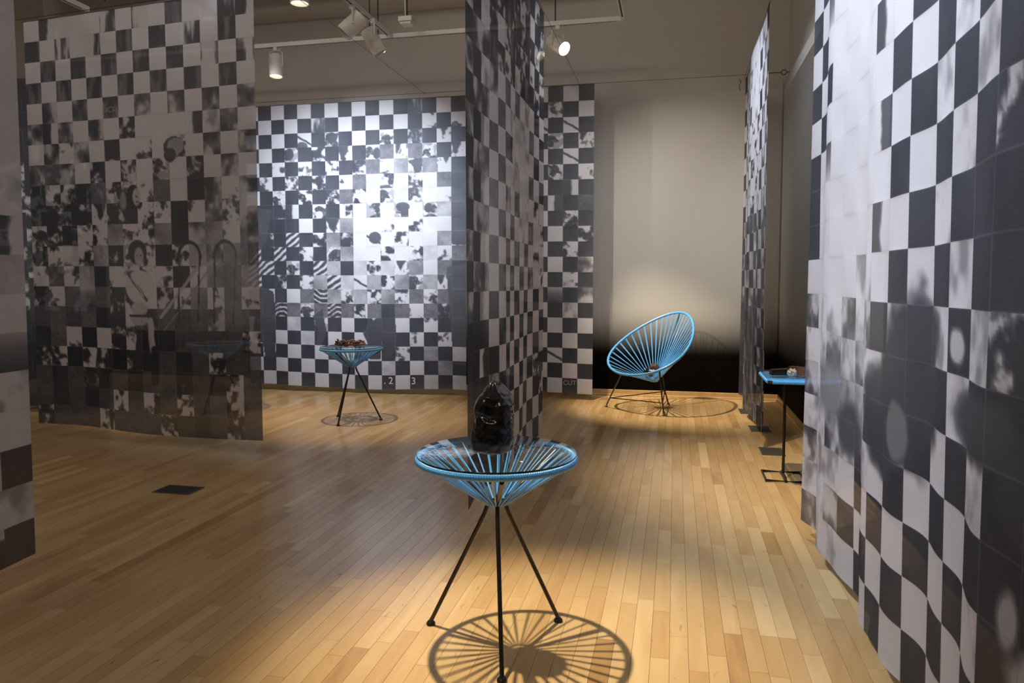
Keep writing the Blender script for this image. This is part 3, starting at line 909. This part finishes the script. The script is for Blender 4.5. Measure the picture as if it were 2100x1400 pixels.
def lamp(piv, aim, lit, label, r=.062, ln=.20, top=None, glow=None):
    """piv: pivot (middle of the can) in world; top: z of the track underside"""
    root = empty('track_spotlight', piv, label, 'spotlight', 'track spotlights')
    d = (Vector(aim) - Vector(piv)).normalized()
    M = d.to_track_quat('Z', 'Y').to_matrix()
    h = ln / 2
    prof = [(r * .12, -h - .004), (r * .8, -h - .002), (r * .97, -h + .006), (r, -h + .015), (r, h - .006), (r * 1.03, h - .004), (r * 1.03, h), (r * .94, h), (r * .93, h - .025), (r * .90, h - .045)]
    MB().lathe(prof, n=32, M=M, cap=True).build('lamp_can', M_white, root, True)
    MB().lathe([(r * .90, h - .045), (r * .7, h - .036), (r * .35, h - .030), (.001, h - .028)], n=24, M=M).build('lens', lit or M_white, root, True)
    MB().lathe([(r * .16, -h - .0045), (r * .16, -h - .012), (r * .05, -h - .013)], n=12, M=M).build('back_knob', M_slot, root, True)
    # yoke
    side = d.cross(Vector((0, 0, 1)))
    if side.length < .2: side = Vector((1, 0, 0))
    side.normalize()
    up_ = Vector((0, 0, 1)); th = (top - piv[2]) - .035
    yk = MB()
    for sgn in (1, -1):
        yk.tube([side * sgn * (r + .006), side * sgn * (r + .006) + up_ * (th * .86), side * sgn * (r * .6) + up_ * th], .006, 6)
        yk.lathe([(.012, -.004), (.012, .004)], c=side * sgn * (r + .006), n=12, M=side.to_track_quat('Z', 'Y').to_matrix())
    yk.tube([side * (r * .6) + up_ * th, side * (-r * .6) + up_ * th], .006, 6)
    yk.build('yoke', M_white, root, True)
    MB().box((-.018, -.018, th), (.018, .018, th + .036), .003).build('track_adapter', M_white, root)
    MB().tube([up_ * (th + .01) + side * .012, up_ * (th - .03) + side * (r * .9) - d * .05, up_ * .02 + side * (r * .5) - d * (h + .03), -d * (h - .005)], .003, 6).build('power_cord', M_white, root, True)
    return root


lamp((-3.63, 6.26, 3.13), (-3.58, 6.10, 1.5), M_lamp_soft, 'white spotlight at the left, hanging from the back track and pointing down', r=.060, ln=.20, top=TZ)
lamp((-2.495, 5.45, 3.145), (-3.6, 4.9, 1.9), M_white, 'beige unlit-looking spotlight tipped to the left, left one of the crossing pair', r=.068, ln=.20, top=TZ)
lamp((-2.46, 5.78, 3.12), (-1.75, 6.2, 1.7), M_white, 'beige spotlight tipped to the right, right one of the crossing pair', r=.062, ln=.21, top=TZ)
lamp((-1.00, 6.26, 3.14), (-.35, 5.75, 2.62), M_lamp_on, 'glaring lit spotlight to the right of the middle banner', r=.060, ln=.20, top=TZ)
lamp((-1.192, 6.26, 3.085), (-.86, 6.08, 2.86), M_lamp_soft, 'lit spotlight almost hidden behind the edge of the middle banner', r=.045, ln=.14, top=TZ)
lamp((-2.495, 4.62, 3.11), (-2.495, 4.62, 0), M_lamp_soft, 'spotlight pointing straight down at the top edge of the picture', r=.062, ln=.20, top=TZ)

# round duct above the crosswise banner
dm = MB()
pr = []
for i in range(60):
    z = i * .06; pr += [(.30, z), (.30, z + .052), (.306, z + .056)]
dm.lathe(pr, n=40, M=Matrix.Rotation(radians(90), 3, 'Y'))
dk = dm.build('round_duct', M_duct, None, True, (-6.4, 5.6, 4.30))
setp(dk, 'pale round ribbed duct at the ceiling above the dim crosswise banner', 'duct')


# ------------------------------------------------------------------ blue cord furniture
def ring_pts(c, r, n, z): return [(c[0] + r * cos(2 * pi * i / n), c[1] + r * sin(2 * pi * i / n), z) for i in range(n)]


def side_table(loc, feet, label, detail=True, rz=0.0):
    """feet: three floor points relative to the table centre"""
    root = empty('cord_side_table', loc, label, 'table', 'round blue cord side tables')
    R, zr, zh, rh = .246, .594, .448, .032
    # coiled rim
    nw = 210 if detail else 150
    seg = nw * 3
    pts = ring_pts((0, 0), R, seg, zr)
    rad = [(.0090, .0110, .0110)[i % 3] for i in range(seg)]
    MB().tube(pts, rad, 10, closed=True).build('coiled_rim', M_cord, root, True)
    # glass top
    g = MB().lathe([(.001, zr + .0112), (.249, zr + .0112), (.2505, zr + .0122), (.2505, zr + .0172), (.249, zr + .0182), (.001, zr + .0182)], n=96)
    g.build('glass_top', M_glass, root, True)
    MB().lathe([(.2507, zr + .0118), (.2514, zr + .0128), (.2514, zr + .0168), (.2507, zr + .0178)], n=96, cap=False).build('glass_edge', M_gedge, root, True)
    MB().tube(ring_pts((0, 0), rh, 32, zh + .003), .004, 8, closed=True).build('hub_ring', M_black, root, True)
    # cords: each spoke is a pair of cords from the rim to the hub ring
    n = 34
    for i in range(n):
        a = 2 * pi * (i + .5) / n + .02
        for dz, dr, da in ((.007, -.009, .013), (-.007, -.006, -.013)):
            a2 = a + da
            p = [((R + dr) * cos(a2), (R + dr) * sin(a2), zr + dz), ((rh + .002) * cos(a2), (rh + .002) * sin(a2), zh + (.004 if dz > 0 else -.001))]
            m = ((p[0][0] + p[1][0]) / 2, (p[0][1] + p[1][1]) / 2, (p[0][2] + p[1][2]) / 2)
            MB().tube([Vector(p[0]) - Vector(m), Vector(p[1]) - Vector(m)], .0027, 8).build('cord', M_cord, root, True, m)
    for fx, fy in feet:
        f = Vector((fx, fy, 0)); d = f.normalized()
        lg = MB()
        k = d * .034
        lg.tube([f + Vector((0, 0, .012)), k * 1.3 + Vector((0, 0, zh - .040)), k * 1.02 + Vector((0, 0, zh - .014)), k * 1.05 + Vector((0, 0, zh + .012)), d * (R - .006) + Vector((0, 0, zr - .014))], .0068, 10)
        o = lg.build('leg', M_black, root, True)
        MB().lathe([(.013, 0), (.015, .002), (.015, .007), (.011, .012), (.0068, .016)], c=(f.x, f.y, 0), n=16).build('foot', M_black, o, True)
    return root


nc = (-.542, 2.21)
nearF = [(-.784 - nc[0], 2.268 - nc[1]), (-.371 - nc[0], 2.382 - nc[1]), (-.471 - nc[0], 1.98 - nc[1])]
side_table((nc[0], nc[1], 0), nearF, 'nearest round blue cord table with glass top, in the foreground under the dark sculpture')
fc = (-2.576, 5.526)
farF = [(-2.594 - fc[0], 5.302 - fc[1]), (-2.774 - fc[0], 5.672 - fc[1]), (-2.359 - fc[0], 5.604 - fc[1])]
side_table((fc[0], fc[1], 0), farF, 'round blue cord table in front of the bright banner, with a ceramic chain on it', False)
side_table((-3.93, 5.72, 0), [(-.2, .12), (.22, .05), (.0, -.23)], 'round blue cord table faintly seen through the dim crosswise banner', False)

# --- egg-shaped lounge chair
Pc = np.array([-.176, 6.676, .594]); hd, ti, ea, eb, ee = .945, .597, .46, .373, -.257
U = np.array([cos(hd) * cos(ti), sin(hd) * cos(ti), sin(ti)]); Vv = np.array([-sin(hd), cos(hd), 0])
O = np.array([-.172, 6.677, 0.0])


def rimp(t):
    return Pc + ea * cos(t) * U + eb * sin(t) * (1 + ee * cos(t)) * Vv - O


chair = empty('cord_lounge_chair', tuple(O), 'egg-shaped blue cord lounge chair with thin black legs by the dark back wall', 'chair')
seg = 480
MB().tube([rimp(2 * pi * i / seg) for i in range(seg)], [.0112 + .0008 * abs(sin(pi * i * .5)) for i in range(seg)], 10, closed=True).build('rim', M_cord, chair, True)
hub = np.array([0.0, 0.0, .245])
MB().tube([(hub[0] + .026 * cos(a), hub[1] + .026 * sin(a), hub[2]) for a in np.linspace(0, 2 * pi, 25)[:-1]], .004, 8, closed=True).build('hub_ring', M_black, chair, True)
n = 40
for i in range(n):
    t = 2 * pi * (i + .5) / n
    for dt, dz in ((.010, .003), (-.010, -.003)):
        p0 = rimp(t + dt); dirh = p0 - hub; a = math.atan2(dirh[1], dirh[0])
        p1 = hub + np.array([.028 * cos(a), .028 * sin(a), dz])
        m = (p0 + p1) / 2
        MB().tube([Vector(p0 - m), Vector(p1 - m)], .0030, 7).build('cord', M_cord, chair, True, tuple(m))
c1 = np.array([-.601, 6.643, 0]) - O; c2 = np.array([-.082, 6.313, 0]) - O; c3 = np.array([-.049, 6.901, 0]) - O


def nearest_rim(tgt):
    return min((rimp(2 * pi * k / 360) for k in range(360)), key=lambda p: abs(math.atan2(p[1], p[0]) - tgt) % (2 * pi))


def leg_chair(foot, top, mid):
    lg = MB().tube([Vector(foot) + Vector((0, 0, .01))] + [Vector(m) for m in mid] + [Vector(top)], .0065, 8).build('leg', M_black, chair, True)
    MB().lathe([(.013, 0), (.014, .006), (.010, .011), (.0065, .014)], c=tuple(foot), n=14).build('foot', M_black, lg, True)


TA1, TA2 = 172, 219; t3 = rimp(.0)
T1 = rimp(radians(TA1))
T2 = rimp(radians(TA2))
leg_chair(c1, T1, [])
leg_chair(c2, T2, [])
leg_chair(c3, t3 - U * .01 + np.array([0, 0, -.01]), [c3 * .75 + np.array([0, 0, .13]), np.array([.07, .10, .30])])
q1 = c1 + (T1 - c1) * .28; q2 = c2 + (T2 - c2) * .28; q3 = c3 * .75 + np.array([0, 0, .13])
for a_, b_ in ((q1, q2), (q2, q3), (q3, q1)):
    MB().tube([Vector(a_), Vector(b_)], .0045, 8).build('stretcher', M_black, chair, True)

# --- square table on a single pole
sq = empty('square_side_table', (.63, 4.46, 0), 'square blue cord table on one black pole, half hidden behind the big right banner', 'table')
S0, S1, SY0, SY1, ZS = -.115, .27, -.19, .22, .585
fr = MB(); fr.tube([(S0, SY0, ZS), (S1, SY0, ZS), (S1, SY1, ZS), (S0, SY1, ZS)], .006, 8, closed=True); fr.build('top_frame', M_black, sq, True)


def wrap(p0, p1, name='wrapped_edge'):
    p0 = Vector(p0); p1 = Vector(p1); L_ = (p1 - p0).length; nn = int(L_ / .0045); pts = []; rad = []
    for i in range(nn * 3 + 1):
        pts.append(p0 + (p1 - p0) * i / (nn * 3)); rad.append((.0100, .0122, .0122)[i % 3])
    MB().tube(pts, rad, 10).build(name, M_cord, sq, True)


wrap((S0 + .022, SY0, ZS), (S1 - .022, SY0, ZS)); wrap((S0, SY0 + .022, ZS), (S0, SY1 - .022, ZS))
wrap((S0 + .022, SY1, ZS), (S1 - .022, SY1, ZS)); wrap((S1, SY0 + .022, ZS), (S1, SY1 - .022, ZS))
for i in range(38):
    x = S0 + .018 + (S1 - S0 - .036) * i / 37
    MB().tube([(0, SY0, 0), (0, SY1, 0)], .0045, 7).build('cord', M_cord, sq, True, (x, 0, ZS + .004))
MB().box((S0 - .008, SY0 - .006, ZS + .0135), (S1 + .008, SY1 + .006, ZS + .0205), .002).build('glass_top', M_glass, sq)
MB().tube([(0, 0, .012), (0, 0, ZS - .02)], .0085, 10).build('pole', M_black, sq, True)
cr = MB()
for px_, py_ in ((S0, SY0), (S1, SY0), (S1, SY1), (S0, SY1)): cr.tube([(0, 0, ZS - .03), (px_, py_, ZS - .005)], .005, 8)
cr.build('brace', M_black, sq, True)
bs = MB(); bs.tube([(-.108, .10, .009), (-.108, -.118, .009), (.108, -.118, .009), (.108, .10, .009)], .0085, 8, closed=True)
bs.tube([(0, .10, .009), (0, .05, .022), (0, -.05, .022), (0, -.118, .009)], .0085, 8); bs.build('base_frame', M_black, sq, True)


# ------------------------------------------------------------------ ceramic pieces
def lump(name, parent, loc, rx, ry, rz_, mat, sub=4, amp=.18, freq=2.2, seed=0, prof=None, flat=.0):
    bm = bmesh.new(); bmesh.ops.create_icosphere(bm, subdivisions=sub, radius=1.0)
    for v in bm.verts:
        d = v.co.copy(); nn = mnoise.fractal(d * freq + Vector((seed * 3.1, seed * 1.7, seed)), 0.8, 2.0, 3)
        k = 1 + amp * nn
        x, y, z = d.x * k, d.y * k, d.z
        if prof:
            s = prof((z + 1) / 2); hyp = sqrt(max(1e-9, d.x * d.x + d.y * d.y)); q = s / max(hyp, .05) if hyp > .05 else s / .05
            x = d.x * q * k; y = d.y * q * k
        v.co = Vector((x * rx, y * ry, z * rz_ * (1 if prof else k)))
        if flat and v.co.z < -rz_ * flat: v.co.z = -rz_ * flat
    me = bpy.data.meshes.new(name); bm.to_mesh(me); bm.free()
    me.materials.append(mat); me.polygons.foreach_set('use_smooth', [True] * len(me.polygons))
    o = bpy.data.objects.new(name, me); COL.objects.link(o); o.location = loc
    if parent is not None: o.parent = parent
    return o


def pprof(f):
    xs = [0, .02, .06, .15, .35, .52, .60, .70, .80, .88, .94, .98, 1.0]
    ys = [0.01, .80, .95, 1.0, .97, .95, .98, .93, .80, .60, .44, .30, .14]
    return float(np.interp(f, xs, ys))


GZ = .594 + .0184
bm = bmesh.new()
NH, NA = 90, 96
HS, RS = .224, .0660
V = []; F = []
for i in range(NH + 1):
    f = i / NH
    for k in range(NA):
        a = 2 * pi * k / NA
        r = pprof(f) * RS
        x = cos(a) * r; y = sin(a) * r * .92; z = f * HS
        p = Vector((cos(a), sin(a), f * 3.0))
        nn = mnoise.fractal(p * .95 + Vector((4.2, 1.1, 0.7)), 1.3, 2.1, 2)
        rid = mnoise.noise(p * 1.7 + Vector((9, 2, 5)))
        k2 = 1 + .14 * nn + .05 * abs(rid) + .045 * mnoise.noise(p * 3.6 + Vector((1, 7, 3)))
        # folded-over upper lump: ledge at 45-55 % height
        led = .09 * max(0, 1 - abs(f - .52 - .04 * sin(a * 2)) / .06) * (0.5 + .5 * sin(a * 3 + 1))
        k2 -= led
        cxs = .004 * sin(f * 3) + .006 * f
        V.append((x * k2 + cxs - .003 * max(0, 1 - abs(f - .6) / .1), y * k2, z + .010 * nn * min(1, f * 4) * (1 if f > .2 else f / .2)))
for i in range(NH):
    for k in range(NA):
        k2 = (k + 1) % NA; F.append((i * NA + k, i * NA + k2, (i + 1) * NA + k2, (i + 1) * NA + k))
F.append(tuple(range(NA - 1, -1, -1))); F.append(tuple(NH * NA + k for k in range(NA)))
sc_ = mesh_obj('ceramic_sculpture', V, F, M_glaze, None, True, (-.553, 2.195, GZ))
setp(sc_, 'tall lumpy glossy black-brown ceramic sculpture on the nearest round table', 'sculpture')

ch = empty('ceramic_chain', (fc[0] + .0, fc[1] + .0, GZ), 'glossy brown ceramic chain piled on the round table before the bright banner', 'sculpture')
for i in range(17):
    a = 2 * pi * i / 17
    c = Vector((.108 * cos(a) - .01, .10 * sin(a), .0225 + .006 * (i % 2) + (.014 if 7 < i < 10 else 0)))
    tg = Vector((-sin(a), cos(a), 0)); up_ = Vector((0, 0, 1)) if i % 2 else Vector((cos(a), sin(a), 0))
    pts = [c + tg * (.030 * cos(s)) + up_ * (.013 * sin(s)) for s in np.linspace(0, 2 * pi, 17)[:-1]]
    MB().tube(pts, .0085, 8, closed=True).build('link', M_bronze, ch, True)
for i in range(6):
    lump('link', ch, (-.055 + .024 * i, .015 * sin(i * 2), .026 + .003 * (i % 3)), .02, .022, .018, M_bronze, 3, .3, 2.0, i)

cs = empty('ceramic_pieces', (O[0] - .02, O[1] - .01, .30), 'small dark ceramic pieces with bright metallic spots lying in the seat of the lounge chair', 'sculpture')
lump('dark_piece', cs, (.015, .0, .075), .042, .034, .026, M_bronze, 4, .35, 3.0, 3)
lump('bright_piece', cs, (.005, -.01, .040), .034, .028, .020, M_silver, 4, .35, 3.0, 5)
lump('dark_piece', cs, (-.052, .01, .035), .022, .022, .026, M_glaze, 4, .35, 3.0, 7)
lump('dark_piece', cs, (-.022, -.02, .008), .034, .030, .022, M_bronze, 4, .35, 3.0, 9)

ZG = ZS + .0207


def slab(name, loc, a, b_, h, rz, mat, label, taper=.0):
    bm = bmesh.new(); bmesh.ops.create_cube(bm, size=1.0)
    for v in bm.verts:
        s = 1 - taper if v.co.x < 0 else 1
        v.co = Vector((v.co.x * a, v.co.y * b_ * s, (v.co.z + .5) * h * (s if v.co.z > 0 else 1)))
    bmesh.ops.bevel(bm, geom=bm.edges[:], offset=.003, segments=2, affect='EDGES')
    me = bpy.data.meshes.new(name); bm.to_mesh(me); bm.free(); me.materials.append(mat)
    o = bpy.data.objects.new(name, me); COL.objects.link(o); o.location = loc; o.rotation_euler = (0, 0, rz)
    return setp(o, label, 'ceramic block')


slab('ceramic_block', (.63 - .035, 4.44, ZG), .105, .06, .037, .25, M_glaze, 'dark glazed block at the left on the square table', .15)
slab('ceramic_block', (.63 + .07, 4.47, ZG), .10, .065, .046, -.55, M_bronze, 'brown glazed block at the right on the square table')
sl = empty('metallic_lump', (.63 + .018, 4.38, ZG), 'shiny silver and gold ceramic lump in front of the blocks on the square table', 'sculpture')
lump('lump_body', sl, (0, 0, .021), .020, .020, .024, M_silver, 4, .25, 2.0, 4, flat=.86)
lump('lump_side', sl, (.018, .008, .020), .013, .020, .023, M_silver, 4, .25, 2.0, 8, flat=.86)


# ------------------------------------------------------------------ floor registers
def vent(cx, cy, a, b_, label):
    root = empty('floor_register', (cx, cy, 0), label, 'floor vent', 'dark metal floor registers')
    f = MB(); t = .012; h = .0035
    f.box((-a / 2, -b_ / 2, 0), (a / 2, -b_ / 2 + t, h), .001); f.box((-a / 2, b_ / 2 - t, 0), (a / 2, b_ / 2, h), .001)
    f.box((-a / 2, -b_ / 2 + t, 0), (-a / 2 + t, b_ / 2 - t, h), .001); f.box((a / 2 - t, -b_ / 2 + t, 0), (a / 2, b_ / 2 - t, h), .001)
    f.build('frame', M_vent, root)
    MB().box((-a / 2 + t, -b_ / 2 + t, .0003), (a / 2 - t, b_ / 2 - t, .0008)).build('damper', M_slot, root)
    n = 15
    for i in range(n):
        x = -a / 2 + t + (a - 2 * t) * (i + .5) / n
        MB().box((-.0028, -b_ / 2 + t, .0009), (.0028, b_ / 2 - t, .003)).build('slat', M_vent, root, loc=(x, 0, 0))
    MB().box((-a / 2 + t, -.004, .0012), (a / 2 - t, .004, .0032)).build('bar', M_vent, root)
    return root


vent(-2.653, 3.467, .225, .145, 'dark metal floor register on the dim boards at the left')
vent(.649, 5.128, .150, .232, 'dark metal floor register beside the pole table, nearest of the three on the right')
vent(.654, 5.90, .150, .235, 'dark metal floor register under the edge-on banner, middle one of the three on the right')
vent(.640, 6.67, .150, .25, 'dark metal floor register farthest back, half behind the edge-on banner')
